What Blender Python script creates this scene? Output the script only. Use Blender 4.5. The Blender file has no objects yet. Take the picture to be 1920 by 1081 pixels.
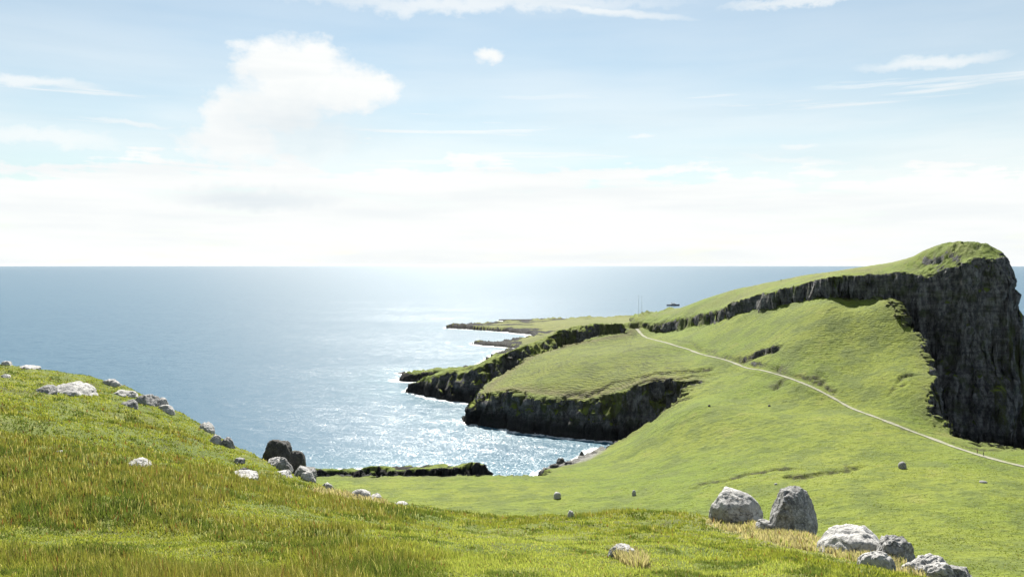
import bpy, math, numpy as np
from mathutils import Vector
R = math.radians
scene = bpy.context.scene
C = scene.collection
FPX, CX, HY, CH = 1507.0, 960.0, 496.0, 100.0     # focal length in photo pixels, centre column, horizon row, eye height above the sea

# ------------------------------------------------------------------ camera
cd = bpy.data.cameras.new('camera')
cam = bpy.data.objects.new('camera', cd); C.objects.link(cam)
cam.location = (0, 0, CH); cam.rotation_euler = (R(90), 0, 0)
cd.sensor_width = 36; cd.lens = FPX / 1920 * 36
cd.shift_y = -(540.5 - HY) / 1920
cd.clip_start = 0.1; cd.clip_end = 200000
scene.camera = cam
scene.view_settings.view_transform = 'Standard'; scene.view_settings.look = 'None'
scene.view_settings.gamma = 1; scene.view_settings.exposure = 1.5

# ------------------------------------------------------------------ node helper
class NT:
    def __init__(s, tree): s.t = tree; s.t.nodes.clear()
    def n(s, typ, props=None, **ins):
        nd = s.t.nodes.new(typ)
        for k, v in (props or {}).items(): setattr(nd, k, v)
        for k, v in ins.items():
            key = int(k[1:]) if k[0] == 'i' and k[1:].isdigit() else k.replace('_', ' ')
            s.set(nd.inputs[key], v)
        return nd
    def set(s, sock, v):
        if isinstance(v, bpy.types.NodeSocket): s.t.links.new(v, sock)
        elif isinstance(v, (tuple, list)) and len(v) == 3 and sock.type == 'RGBA': sock.default_value = (*v, 1)
        else: sock.default_value = v
    def m(s, op, a, b=0.0, c=None):
        nd = s.n('ShaderNodeMath', {'operation': op}); s.set(nd.inputs[0], a); s.set(nd.inputs[1], b)
        if c is not None: s.set(nd.inputs[2], c)
        return nd.outputs[0]
    def vm(s, op, a, b=(0, 0, 0)):
        nd = s.n('ShaderNodeVectorMath', {'operation': op}); s.set(nd.inputs[0], a); s.set(nd.inputs[1], b)
        return nd.outputs[0]
    def vm2(s, v):
        nd = s.n('ShaderNodeVectorMath', {'operation': 'LENGTH'}); s.set(nd.inputs[0], v); return nd.outputs['Value']
    def noise(s, vec, scale, detail=4, rough=.55, out=0, **kw):
        nd = s.n('ShaderNodeTexNoise', Vector=vec, Scale=scale, Detail=detail, Roughness=rough, **kw)
        return nd.outputs[out]
    def mix(s, f, a, b, mode='MIX'):
        nd = s.n('ShaderNodeMix', {'data_type': 'RGBA', 'blend_type': mode}); s.set(nd.inputs[0], f)
        s.set(nd.inputs[6], a); s.set(nd.inputs[7], b); return nd.outputs[2]
    def rng(s, v, a, b, c=0.0, d=1.0, smooth=True):
        nd = s.n('ShaderNodeMapRange', {'interpolation_type': 'SMOOTHSTEP' if smooth else 'LINEAR'})
        for i, q in enumerate((v, a, b, c, d)): s.set(nd.inputs[i], q)
        return nd.outputs[0]
    def xyz(s, v):
        nd = s.n('ShaderNodeSeparateXYZ'); s.set(nd.inputs[0], v); return nd.outputs
    def comb(s, x, y, z):
        nd = s.n('ShaderNodeCombineXYZ'); [s.set(nd.inputs[i], q) for i, q in enumerate((x, y, z))]; return nd.outputs[0]

# ------------------------------------------------------------------ world
SUN_AZ, SUN_EL = R(-4), R(46)
w = bpy.data.worlds.new('World'); scene.world = w; w.use_nodes = True
T = NT(w.node_tree)
sky = T.n('ShaderNodeTexSky', {'sky_type': 'NISHITA', 'sun_disc': False, 'sun_elevation': SUN_EL, 'sun_rotation': SUN_AZ,
                              'altitude': 0, 'air_density': 1.0, 'dust_density': 0.25, 'ozone_density': 1.6})
dx, dy, dz = T.xyz(T.n('ShaderNodeTexCoord').outputs['Generated'])
az = T.m('MULTIPLY', T.m('ARCTAN2', dx, dy), 57.2958)          # degrees, 0 = straight ahead
el = T.m('MULTIPLY', T.m('ARCSINE', dz), 57.2958)
def AE(px, py):
    a = math.atan((px - CX) / FPX); return math.degrees(a), math.degrees(math.atan((HY - py) / FPX * math.cos(a)))
cv = T.comb(az, el, 0)
wob = T.noise(cv, 0.22, 6, .6, out=1)
wx, wy, wz = T.xyz(T.vm('SUBTRACT', wob, (.5, .5, .5)))
fine = T.noise(T.comb(az, T.m('MULTIPLY', el, 1.5), 3.0), .75, 8, .62, out=1)
fx, fy, fz = T.xyz(T.vm('SUBTRACT', fine, (.5, .5, .5)))
def blob(px, py, rx, ry, warp=4.0, fw=3.0, soft=(1.25, .35), rot=0.0):
    a, e = AE(px, py); k = 57.2958 / FPX
    u = T.m('SUBTRACT', T.m('ADD', az, T.m('ADD', T.m('MULTIPLY', wx, warp), T.m('MULTIPLY', fx, fw))), a)
    v = T.m('SUBTRACT', T.m('ADD', el, T.m('ADD', T.m('MULTIPLY', wy, warp * .55), T.m('MULTIPLY', fy, fw * .8))), e)
    if rot:
        u, v = (T.m('ADD', T.m('MULTIPLY', u, math.cos(rot)), T.m('MULTIPLY', v, math.sin(rot))),
                T.m('SUBTRACT', T.m('MULTIPLY', v, math.cos(rot)), T.m('MULTIPLY', u, math.sin(rot))))
    d = T.m('SQRT', T.m('ADD', T.m('POWER', T.m('ABSOLUTE', T.m('DIVIDE', u, rx * k)), 2), T.m('POWER', T.m('ABSOLUTE', T.m('DIVIDE', v, ry * k)), 2)))
    return T.rng(d, soft[0], soft[1])
def mx(a, b): return T.m('MAXIMUM', a, b)
cum = blob(560, 150, 120, 72, soft=(1.4, .5))
for b in ((500, 120, 62, 48), (650, 165, 95, 50), (585, 118, 60, 45), (700, 158, 62, 30), (520, 205, 100, 55), (430, 215, 62, 50), (440, 265, 100, 52)):
    cum = mx(cum, blob(*b, soft=(1.5, .45)))
cum = mx(cum, T.m('MULTIPLY', blob(560, 270, 200, 95, soft=(1.5, .3)), .8))
cum = mx(cum, blob(912, 97, 34, 17, 3, 1.6, soft=(1.4, .2)))
# bright cloud bank over the horizon: its upper edge sinks to the right
edge = T.m('ADD', T.m('ADD', T.m('MULTIPLY', wy, 5.0), T.m('MULTIPLY', fy, 1.4)), T.m('MULTIPLY', T.m('ABSOLUTE', T.m('ADD', az, 4.0)), -.05))
streak = T.noise(T.comb(T.m('MULTIPLY', az, .09), T.m('MULTIPLY', el, .75), 1.7), 1.3, 7, .62, Distortion=.4)
bank = T.rng(T.m('ADD', T.m('SUBTRACT', el, edge), T.m('MULTIPLY', T.m('SUBTRACT', streak, .5), -6.5)), 8.4, 6.9)
bank = T.m('MULTIPLY', bank, T.rng(streak, .22, .5, .70, 1.0))
# thin cirrus
cir = T.m('MULTIPLY', blob(900, 8, 430, 22, 3, 2.4, soft=(1.6, .1)), .75)
for b in ((1120, 20, 210, 9, 1.5, .7, (1.5, .1), -.11), (60, 152, 130, 12, 2, 1.2, (1.5, .1)), (250, 231, 110, 7, 1.2, .8, (1.5, .1), -.05), (1750, 116, 150, 14, 1.8, 1.4, (1.5, .1)),
          (1205, 254, 40, 7, 1, .8, (1.5, .1)), (1500, 300, 190, 13, 2, 1.4, (1.5, .1), -.1), (1500, 273, 60, 9, 1.5, 1, (1.5, .1)), (1500, 2, 170, 12, 2, 2, (1.5, .1)), (90, 262, 200, 26, 3, 2, (1.5, .1)), (1700, 330, 330, 22, 2, 2, (1.6, .1), -.06)):
    cir = mx(cir, T.m('MULTIPLY', blob(*b), .8))
veil = T.rng(el, 19, 4, .26, .66)                       # thin high haze of the cloud layer
veil = T.m('MULTIPLY', veil, T.rng(T.noise(T.comb(T.m('MULTIPLY', az, .05), T.m('MULTIPLY', el, .28), 7.0), 1.0, 5, .5), .25, .7, .65, 1.15))
s2 = T.noise(T.comb(T.m('MULTIPLY', T.m('ADD', az, T.m('MULTIPLY', el, 1.2)), .05), T.m('MULTIPLY', el, 1.15), 4.4), 1.0, 8, .62, Distortion=.3)
cir = mx(cir, T.m('MULTIPLY', T.m('MULTIPLY', T.rng(s2, .47, .68), .85), T.m('MULTIPLY', T.rng(el, 15, 10), T.rng(el, 2, 5))))
low = T.rng(el, 4.5, 0.3, 0, .8)
dens = mx(mx(mx(cum, bank), cir), mx(veil, low))
shade = T.m('MULTIPLY', T.m('MAXIMUM', blob(570, 235, 165, 62, soft=(1.6, .0)), blob(480, 372, 150, 22, 3, 1.5, soft=(1.5, .2))), T.rng(streak, .3, .7, .7, 1.0))
greyl = T.m('MULTIPLY', T.rng(T.noise(T.comb(T.m('MULTIPLY', az, .06), T.m('MULTIPLY', el, .6), 9.0), 1.2, 5, .55), .42, .72), .42)
shade = mx(shade, greyl)
ccol = T.mix(shade, (5.7, 5.78, 5.72), (4.6, 4.95, 5.15))
skyc = T.mix(1.0, sky.outputs[0], (.62, .665, .60), 'MULTIPLY')
col = T.mix(dens, skyc, ccol)
# keep the half of the sky behind the camera simpler
bg = T.n('ShaderNodeBackground', Color=col, Strength=.062)
T.n('ShaderNodeOutputWorld', Surface=bg.outputs[0])

sd_ = bpy.data.lights.new('sun', 'SUN'); sun = bpy.data.objects.new('sun', sd_); C.objects.link(sun)
sd_.energy = 4.6; sd_.angle = R(.53); sd_.color = (1, .95, .86)
S = Vector((math.sin(SUN_AZ) * math.cos(SUN_EL), math.cos(SUN_AZ) * math.cos(SUN_EL), math.sin(SUN_EL)))
sun.rotation_euler = S.to_track_quat('Z', 'Y').to_euler(); sun.location = (0, 0, 300)

# ------------------------------------------------------------------ numpy noise
def _h(ix, iy, iz, seed):
    h = (ix.astype(np.int64) * 374761393 + iy.astype(np.int64) * 668265263 + iz * 2147483647 + seed * 974634777) & 0xffffffff
    h = ((h ^ (h >> 13)) * 1274126177) & 0xffffffff
    h = ((h ^ (h >> 15)) * 2246822519) & 0xffffffff
    return ((h ^ (h >> 16)) & 0xffffff).astype(np.float32) / 0xffffff
def vn2(x, y, seed=0):
    ix = np.floor(x); iy = np.floor(y); fx = (x - ix).astype(np.float32); fy = (y - iy).astype(np.float32)
    fx = fx * fx * (3 - 2 * fx); fy = fy * fy * (3 - 2 * fy)
    a = _h(ix, iy, 0, seed); b = _h(ix + 1, iy, 0, seed); c = _h(ix, iy + 1, 0, seed); d = _h(ix + 1, iy + 1, 0, seed)
    return (a + (b - a) * fx + (c - a) * fy + (a - b - c + d) * fx * fy) * 2 - 1
def vn3(x, y, z, seed=0):
    iz = np.floor(z).astype(np.int64); fz = (z - iz).astype(np.float32); fz = fz * fz * (3 - 2 * fz)
    ix = np.floor(x); iy = np.floor(y); fx = (x - ix).astype(np.float32); fy = (y - iy).astype(np.float32)
    fx = fx * fx * (3 - 2 * fx); fy = fy * fy * (3 - 2 * fy)
    def pl(k):
        a = _h(ix, iy, k, seed); b = _h(ix + 1, iy, k, seed); c = _h(ix, iy + 1, k, seed); d = _h(ix + 1, iy + 1, k, seed)
        return a + (b - a) * fx + (c - a) * fy + (a - b - c + d) * fx * fy
    p, q = pl(iz), pl(iz + 1)
    return (p + (q - p) * fz) * 2 - 1
def fbm2(x, y, scale, octv=4, seed=0, gain=.5):
    s = 0; a = 1; t = 0; c, sn = math.cos(.6), math.sin(.6); x = x / scale; y = y / scale
    for i in range(octv):
        s = s + a * vn2(x, y, seed + i * 7); t += a; a *= gain; x, y = (x * c - y * sn) * 2.03 + 11.3, (x * sn + y * c) * 2.03 - 5.1
    return s / t
def fbm3(x, y, z, octv=4, seed=0, gain=.5):
    s = 0; a = 1; t = 0
    for i in range(octv):
        s = s + a * vn3(x, y, z, seed + i * 7); t += a; a *= gain; x, y, z = (x * .8 - y * .6) * 2.03 + 3.3, (x * .6 + y * .8) * 2.03 + 1.7, z * 2.03 + 9.1
    return s / t
def sst(v, a, b):
    t = np.clip((v - a) / (b - a), 0, 1); return t * t * (3 - 2 * t)

# ------------------------------------------------------------------ terrain description
def P(px, py, d): return (d * (px - CX) / FPX, d, CH - d * (py - HY) / FPX)      # sight line at a distance -> world point
def tps(pts, lam=0.02):
    p = np.array(pts, float); xy, z = p[:, :2] / 100, p[:, 2]; n = len(p)
    r2 = ((xy[:, None] - xy[None]) ** 2).sum(-1); K = .5 * r2 * np.log(r2 + 1e-9) + lam * np.eye(n) * .05
    Q = np.hstack([np.ones((n, 1)), xy]); A = np.block([[K, Q], [Q.T, np.zeros((3, 3))]])
    s = np.linalg.solve(A, np.concatenate([z, np.zeros(3)]))
    def f(x, y):
        x = x / 100; y = y / 100; o = s[n] + s[n + 1] * x + s[n + 2] * y
        for i in range(n):
            r = (x - xy[i, 0]) ** 2 + (y - xy[i, 1]) ** 2; o = o + s[i] * .5 * r * np.log(r + 1e-9)
        return o
    return f
ZB = -8.0
LAYERS = []
def layer(name, poly, pts, lim, prof, noise):
    """poly: (x, y, w) crest of the edge with the width of the drop outside it; pts: world points the top goes through"""
    LAYERS.append(dict(name=name, poly=np.array(poly, float), top=tps(pts), lim=lim, prof=prof, noise=noise))
def pp(l): return [(*P(a, b, c)[:2], w_) for a, b, c, w_ in l]
CLIFF = ([0, .12, .3, .8, .93, 1], [0, .10, .34, .86, .965, 1])
SHEER = ([0, .15, .35, .75, .92, 1], [0, .13, .40, .84, .965, 1])
SLOPE = ([0, .5, .9, 1], [0, .5, .94, 1])
# the isthmus with the green bowl and the knoll over the cove
iso = [(500, 894, 350, 10), (600, 894, 350, 8), (900, 889, 352, 8), (1010, 889, 352, 8), (1065, 872, 383, 10), (1128, 842, 415, 10), (1200, 800, 426, 12), (1288, 738, 428, 10),
       (1305, 715, 446, 12), (1260, 712, 456, 15), (1200, 716, 463, 19), (1140, 740, 470, 19), (1080, 745, 475, 18), (1000, 737, 492, 18), (940, 732, 507, 14), (903, 738, 514, 11),
       (915, 722, 538, 12), (940, 703, 560, 12), (990, 668, 600, 14), (1060, 645, 625, 12), (1170, 626, 640, 10), (1192, 612, 655, 12)]
isopoly = pp(iso) + [(120, 700, 20), (180, 620, 20), (214, 520, 12), (212, 445, 9)] + pp([(1700, 606, 430, 9), (1733, 640, 415, 9), (1738, 690, 393, 9), (1744, 760, 357, 9), (1762, 802, 343, 9),
       (1800, 828, 330, 9), (1835, 836, 323, 9), (1920, 843, 314, 10), (2020, 852, 305, 10)]) + [(300, 250, 14), (420, 150, 20), (420, -60, 20), (-190, -60, 20), (-190, 200, 20), (-150, 350, 14)]
isopts = [P(*q[:3]) for q in iso] + [P(*q) for q in (
    (1700, 606, 430), (1733, 640, 415), (1738, 690, 393), (1744, 760, 357), (1762, 802, 343), (1835, 836, 323), (1920, 843, 314),
    (1260, 645, 550), (1300, 660, 520), (1400, 690, 450), (1500, 715, 400), (1560, 745, 380), (1600, 762, 368), (1640, 780, 348), (1750, 825, 315), (1850, 855, 290), (1920, 872, 278),
    (1500, 640, 440), (1500, 580, 482), (1600, 700, 402), (1600, 640, 432), (1600, 575, 465), (1700, 805, 330), (1690, 700, 387), (1400, 640, 490), (1400, 600, 530), (1300, 625, 570), (1300, 612, 600),
    (1185, 610, 655), (1400, 750, 395), (1300, 760, 390), (1200, 850, 370), (1200, 900, 320), (1400, 850, 320), (1500, 850, 310), (1600, 850, 300), (1400, 900, 280), (1600, 900, 262), (1800, 900, 255),
    (1920, 900, 253), (1000, 900, 340), (1000, 940, 300), (800, 940, 300), (800, 900, 345), (1200, 960, 270), (1400, 960, 245), (1700, 980, 215), (1900, 1000, 205), (1900, 1075, 172),
    (1100, 700, 515), (1000, 700, 543), (1200, 660, 540), (1280, 680, 490), (1100, 650, 605), (950, 720, 527), (1560, 571, 468), (1665, 569, 448))] + [
    (0, 200, 18), (0, 120, 20), (150, 100, 34), (-100, 250, 10), (170, 560, 74), (130, 660, 50), (300, 220, 30)]
layer('isthmus', isopoly, isopts, 0, CLIFF, (6.5, 4.6, 1.3))
# crest of the headland and the great sea cliff
upf = [(1195, 604, 665, 26), (1240, 600, 640, 26), (1300, 594, 602, 20), (1350, 580, 572, 15), (1400, 564, 546, 11), (1450, 549, 524, 8), (1500, 536, 505, 8), (1560, 520, 487, 8), (1600, 515, 478, 8), (1650, 514, 467, 9), (1700, 515, 456, 10),
       (1750, 518, 447, 10), (1788, 512, 439, 12), (1806, 492, 434, 14), (1860, 487, 434, 14), (1868, 482, 441, 19), (1873, 486, 453, 22)]
uppoly = pp(upf) + [(279, 480, 24), (282, 530, 24), (272, 600, 25), (235, 670, 30), (170, 730, 30), (110, 720, 25)]
uppts = [P(*q[:3]) for q in upf] + [P(*q) for q in ((1780, 459, 460), (1820, 455, 457), (1740, 468, 470), (1700, 485, 488), (1850, 461, 455), (1800, 476, 446), (1866, 468, 452),
    (1640, 497, 520), (1550, 510, 540), (1450, 531, 568), (1350, 560, 606), (1280, 579, 640), (1190, 592, 690), (1720, 505, 462), (1600, 506, 500), (1400, 548, 580), (1780, 503, 443))] + [
    (278, 500, 104), (285, 560, 92), (240, 640, 76), (160, 720, 52), (240, 560, 96), (180, 640, 80)]
layer('crest', uppoly, uppts, 0, SHEER, (4.2, 2.8, .8))
# second rocky ridge behind the knoll
r2f = [(768, 724, 634, 9), (800, 706, 628, 16), (860, 700, 604, 22), (900, 690, 598, 26), (950, 664, 618, 26), (985, 650, 630, 50), (1020, 638, 642, 62), (1055, 621, 654, 26), (1120, 611, 662, 22), (1180, 607, 664, 14)]
r2poly = pp(r2f) + [(110, 720, 60), (60, 730, 60), (10, 700, 50), (-25, 670, 30), (-60, 672, 16)]
r2pts = [P(*q[:3]) for q in r2f] + [(110, 720, 44), (60, 730, 38), (10, 700, 24), (-25, 670, 15), (-60, 672, 6)]
layer('ridge', r2poly, r2pts, 0, CLIFF, (8, 6, 1.6))
# low far land with its skerries
ff = [(762, 704, 698, 14), (840, 693, 735, 10), (900, 686, 780, 10), (938, 662, 895, 12), (955, 655, 935, 12), (985, 652, 955, 12), (930, 648, 985, 8), (888, 643, 1012, 8), (900, 640, 1035, 8), (960, 637, 1050, 8), (1004, 631, 1100, 14),
      (1000, 625, 1150, 14), (950, 617, 1200, 10), (840, 611, 1265, 8), (850, 609, 1290, 8), (925, 605, 1340, 8), (960, 601, 1395, 8), (1010, 599, 1420, 10), (1080, 596, 1440, 14), (1190, 593, 1440, 20)]
fpoly = pp(ff) + [(420, 1400, 30), (400, 1000, 30), (200, 700, 20), (50, 680, 20), (-40, 690, 10)]
fpts = [P(*q[:3]) for q in ff] + [P(*q) for q in ((1000, 633, 1010), (1050, 622, 1000), (1100, 604, 1200), (1100, 600, 1320), (1040, 640, 850), (960, 672, 790))] + [(200, 750, 30), (300, 1200, 20), (300, 900, 40), (400, 1400, 12)]
layer('lowland', fpoly, fpts, 0, SLOPE, (6.0, 2.5, .8))
# rocky shelf on the near side of the cove
shf = [(560, 880, 372, 9), (640, 879, 374, 8), (720, 878, 375, 9), (800, 874, 375, 7), (850, 873, 374, 8), (895, 872, 372, 7), (908, 873, 378, 6), (885, 868, 387, 8), (800, 870, 390, 8), (740, 873, 388, 9), (690, 878, 386, 9), (560, 882, 383, 8)]
layer('shelf', pp(shf), [P(*q[:3]) for q in shf], 0, CLIFF, (4.5, 3, 1.4))
bch = [(1018, 886, 384, 5), (1060, 868, 397, 5), (1100, 850, 412, 6), (1128, 838, 432, 8), (1150, 830, 420, 8), (1080, 862, 392, 8)]
layer('beach', pp(bch), [(*P(*q[:3])[:2], 2.4) for q in bch], 0, SLOPE, (1.2, .8, .5))
skf = [(748, 699, 742, 4), (765, 698, 748, 4), (776, 700, 735, 4), (760, 701, 730, 4)]
layer('skerry', pp(skf), [(*P(*q[:3])[:2], .9) for q in skf], 0, SLOPE, (1.5, .8, .5))
sk2 = [(935, 600, 1440, 5), (1000, 599, 1455, 5), (1000, 601, 1425, 5), (950, 602, 1420, 5)]
layer('skerry', pp(sk2), [(*P(*q[:3])[:2], 2.2) for q in sk2], 0, SLOPE, (2.5, 1, .5))
# hillside the camera stands on
nf = [(-300, 672, 76, 130), (0, 684, 70, 130), (130, 702, 66, 130), (210, 716, 63, 130), (330, 770, 58, 130), (440, 834, 53, 130), (490, 860, 50, 130), (560, 896, 46, 130), (640, 930, 44, 130), (760, 950, 45, 130), (900, 954, 46, 130),
      (1050, 964, 46, 130), (1200, 966, 44, 130), (1330, 968, 41, 130), (1395, 969, 38.5, 130), (1450, 992, 37, 120), (1560, 1018, 30, 120), (1700, 1057, 26, 120), (1820, 1082, 22, 120), (1960, 1130, 19, 110)]
npoly = pp(nf) + [(22, 4, 110), (30, -59, 110), (-110, -59, 120), (-110, 60, 130)]
npts = [P(*q[:3]) for q in nf] + [P(*q) for q in ((0, 1081, 13), (480, 1081, 12.5), (960, 1081, 13), (1440, 1081, 14), (1650, 1081, 18), (0, 850, 33), (300, 870, 33), (0, 950, 21), (500, 950, 25), (960, 1020, 25), (1300, 1020, 24),
      (700, 1000, 22), (200, 765, 49), (420, 890, 38), (1100, 985, 37), (800, 975, 36), (1560, 1050, 22))] + [(0, 0, 98.3), (-14, 0, 98.9), (14, 0, 97.4), (0, 6, 97), (0, -50, 104), (-90, -50, 108), (30, -50, 100), (-100, 60, 95)]
layer('hill', npoly, npts, 0, SLOPE, (0, 0, 0))

GX0, GY0, GS = -270.0, -70.0, 1.25
gx = np.arange(GX0, 470, GS); gy = np.arange(GY0, 1540, GS)
GXX, GYY = np.meshgrid(gx, gy)
def polysd(poly, X, Y):
    d2 = np.full(X.shape, 1e12, np.float32); w_ = np.zeros(X.shape, np.float32); ins = np.zeros(X.shape, bool); n = len(poly)
    X = X.astype(np.float32); Y = Y.astype(np.float32)
    for i in range(n):
        x0, y0, w0 = poly[i]; x1, y1, w1 = poly[(i + 1) % n]
        ex, ey = x1 - x0, y1 - y0; t = np.clip(((X - x0) * ex + (Y - y0) * ey) / (ex * ex + ey * ey), 0, 1)
        q = (X - x0 - t * ex) ** 2 + (Y - y0 - t * ey) ** 2; m = q < d2
        d2[m] = q[m]; w_[m] = (w0 + (w1 - w0) * t)[m]
        if y0 != y1: ins ^= ((y0 > Y) != (y1 > Y)) & (X < (x1 - x0) * (Y - y0) / (y1 - y0) + x0)
    d = np.sqrt(d2); return np.where(ins, d, -d), w_
for L in LAYERS:
    L['sd'], L['w'] = polysd(L['poly'], GXX, GYY)
    L['z'] = L['top'](GXX, GYY).astype(np.float32)
def lat(A, x, y):
    u = np.clip((x - GX0) / GS, 0, len(gx) - 1.001); v = np.clip((y - GY0) / GS, 0, len(gy) - 1.001)
    i = u.astype(np.int32); j = v.astype(np.int32); fu = (u - i).astype(np.float32); fv = (v - j).astype(np.float32)
    return (A[j, i] * (1 - fu) + A[j, i + 1] * fu) * (1 - fv) + (A[j + 1, i] * (1 - fu) + A[j + 1, i + 1] * fu) * fv
def crease(n): return 1 - 2 * np.abs(n)
def H_raw(x, y, detail=True):
    r = np.hypot(x, y)
    n1 = fbm2(x, y, 22, 3, 5); n2 = crease(fbm2(x, y, 7.5, 3, 17)) - .4; n3 = fbm2(x, y, 2.4, 3, 31) if detail else 0
    out = np.full(np.shape(x), ZB, np.float32); second = None
    for L in LAYERS:
        sd, w_, z = lat(L['sd'], x, y), lat(L['w'], x, y), lat(L['z'], x, y); a, b, c = L['noise']
        s = sd + n1 * a + n2 * b + n3 * c if a else sd
        f = np.interp(np.clip(1 + s / w_, 0, 1), *L['prof']).astype(np.float32)
        out = np.maximum(out, ZB + (z - ZB) * f)
    return out
# path over the isthmus
PATHC = [(1150, 603, 675), (1188, 607, 656), (1215, 622, 610), (1260, 645, 550), (1295, 656, 525), (1330, 667, 500), (1380, 681, 470), (1440, 696, 440), (1490, 711, 405), (1532, 729, 388), (1573, 752, 373), (1640, 780, 348), (1700, 804, 330), (1750, 823, 315), (1800, 841, 302), (1850, 856, 290), (1920, 874, 278), (2050, 912, 258), (2250, 960, 238)]
def sight(px, py, d):
    ys = np.linspace(d * .8, d * 1.2, 400); x = ys * (px - CX) / FPX; g = H_raw(x, ys, False); z = CH - ys * (py - HY) / FPX; k = np.where((g[1:] >= z[1:]) & (g[:-1] < z[:-1]))[0]
    if len(k) == 0: return P(px, py, d)[:2]
    k = k[np.argmin(np.abs(ys[k] - d))]; return (x[k], ys[k])
pc = np.array([P(*q)[:2] if q[2] > 600 or q[0] > 1950 else sight(*q) for q in PATHC])
def catmull(p, n=40):
    q = np.vstack([2 * p[0] - p[1], p, 2 * p[-1] - p[-2]]); o = []
    for i in range(1, len(q) - 2):
        for t in np.linspace(0, 1, n, endpoint=False):
            o.append(.5 * (2 * q[i] + (q[i + 1] - q[i - 1]) * t + (2 * q[i - 1] - 5 * q[i] + 4 * q[i + 1] - q[i + 2]) * t * t + (3 * q[i] - q[i - 1] - 3 * q[i + 1] + q[i + 2]) * t ** 3))
    o.append(q[-2]); return np.array(o)
pc = catmull(pc)
L_ = np.concatenate([[0], np.cumsum(np.hypot(*np.diff(pc, axis=0).T))])
ss = np.arange(0, L_[-1], 1.5); pc = np.column_stack([np.interp(ss, L_, pc[:, 0]), np.interp(ss, L_, pc[:, 1])])
pz = H_raw(pc[:, 0], pc[:, 1], False)
ker = np.ones(13) / 13; pz = np.convolve(np.pad(pz, 6, 'edge'), ker, 'valid')
PD = np.full(GXX.shape, 99., np.float32); PZ = np.zeros(GXX.shape, np.float32)
for (x, y), z in zip(pc, pz):
    i, j = int((x - GX0) / GS), int((y - GY0) / GS); sl = (slice(max(j - 8, 0), j + 9), slice(max(i - 8, 0), i + 9))
    d = np.hypot(GXX[sl] - x, GYY[sl] - y); m = d < PD[sl]; PD[sl][m] = d[m]; PZ[sl][m] = z
# scars in the turf: small steps facing the camera (points along the step, width, drop)
SCARS = [([(1325, 664, 500), (1370, 672, 474), (1410, 676, 462), (1450, 680, 452)], 1.8, 2.6), ([(1270, 640, 565), (1320, 658, 520), (1350, 668, 490)], 1.0, 1.0),
         ([(1455, 697, 424), (1500, 706, 405), (1535, 716, 396), (1560, 735, 383)], 1.8, 1.5), ([(1450, 727, 402), (1475, 718, 405)], 1.5, 1.6), ([(1515, 712, 399), (1540, 708, 403)], 1.2, 1.3),
         ([(1310, 888, 288), (1370, 884, 287), (1430, 872, 290), (1500, 872, 287)], 1.3, .9), ([(1490, 882, 278), (1530, 882, 276), (1600, 868, 281)], 1.2, 1.2), ([(1690, 722, 384), (1712, 716, 385)], 1.2, 1.6), ([(1672, 735, 377), (1690, 730, 379)], 1., 1.),
         ([(1640, 792, 340), (1700, 803, 331), (1712, 812, 325)], .8, .8), ([(1060, 745, 480), (1150, 712, 478), (1240, 700, 470), (1330, 692, 467)], 1.2, 1.4), ([(1180, 722, 465), (1290, 710, 455), (1330, 700, 455)], 1.2, 1.2),
         ([(1160, 795, 437), (1270, 745, 424), (1290, 735, 420)], 1.2, 1.2), ([(1800, 836, 322), (1880, 842, 315)], 1.0, .8)]
SCD = np.zeros(GXX.shape, np.float32); SCM = np.zeros(GXX.shape, np.float32)
for pts, wd, drop in SCARS:
    q = np.array([P(*a)[:2] for a in pts]); q = np.column_stack([q, np.ones(len(q))])
    sx0, sx1, sy0, sy1 = q[:, 0].min() - 12, q[:, 0].max() + 12, q[:, 1].min() - 12, q[:, 1].max() + 12
    sl = (slice(int((sy0 - GY0) / GS), int((sy1 - GY0) / GS)), slice(int((sx0 - GX0) / GS), int((sx1 - GX0) / GS)))
    X, Y = GXX[sl], GYY[sl]; Xw = X + fbm2(X, Y, 9, 3, 77) * 5; Yw = Y + fbm2(X, Y, 7, 3, 78) * 6
    best = np.full(X.shape, 1e9); sgn = np.zeros(X.shape)
    for (x0, y0, _), (x1, y1, _) in zip(q[:-1], q[1:]):
        ex, ey = x1 - x0, y1 - y0; t = np.clip(((Xw - x0) * ex + (Yw - y0) * ey) / (ex * ex + ey * ey), 0, 1)
        d = np.hypot(Xw - x0 - t * ex, Yw - y0 - t * ey); m = d < best; best[m] = d[m]; sgn[m] = ((Yw - y0) * ex - (Xw - x0) * ey)[m]
    front = np.where(sgn < 0, best, 0)                         # camera side
    dep = np.where(sgn < 0, np.exp(-(best / (wd * 2.6)) ** 2), np.exp(-(best / (wd * .35)) ** 2) * .7) * drop
    SCD[sl] = np.maximum(SCD[sl], dep); SCM[sl] = np.maximum(SCM[sl], np.exp(-(best / wd) ** 2))
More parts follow.
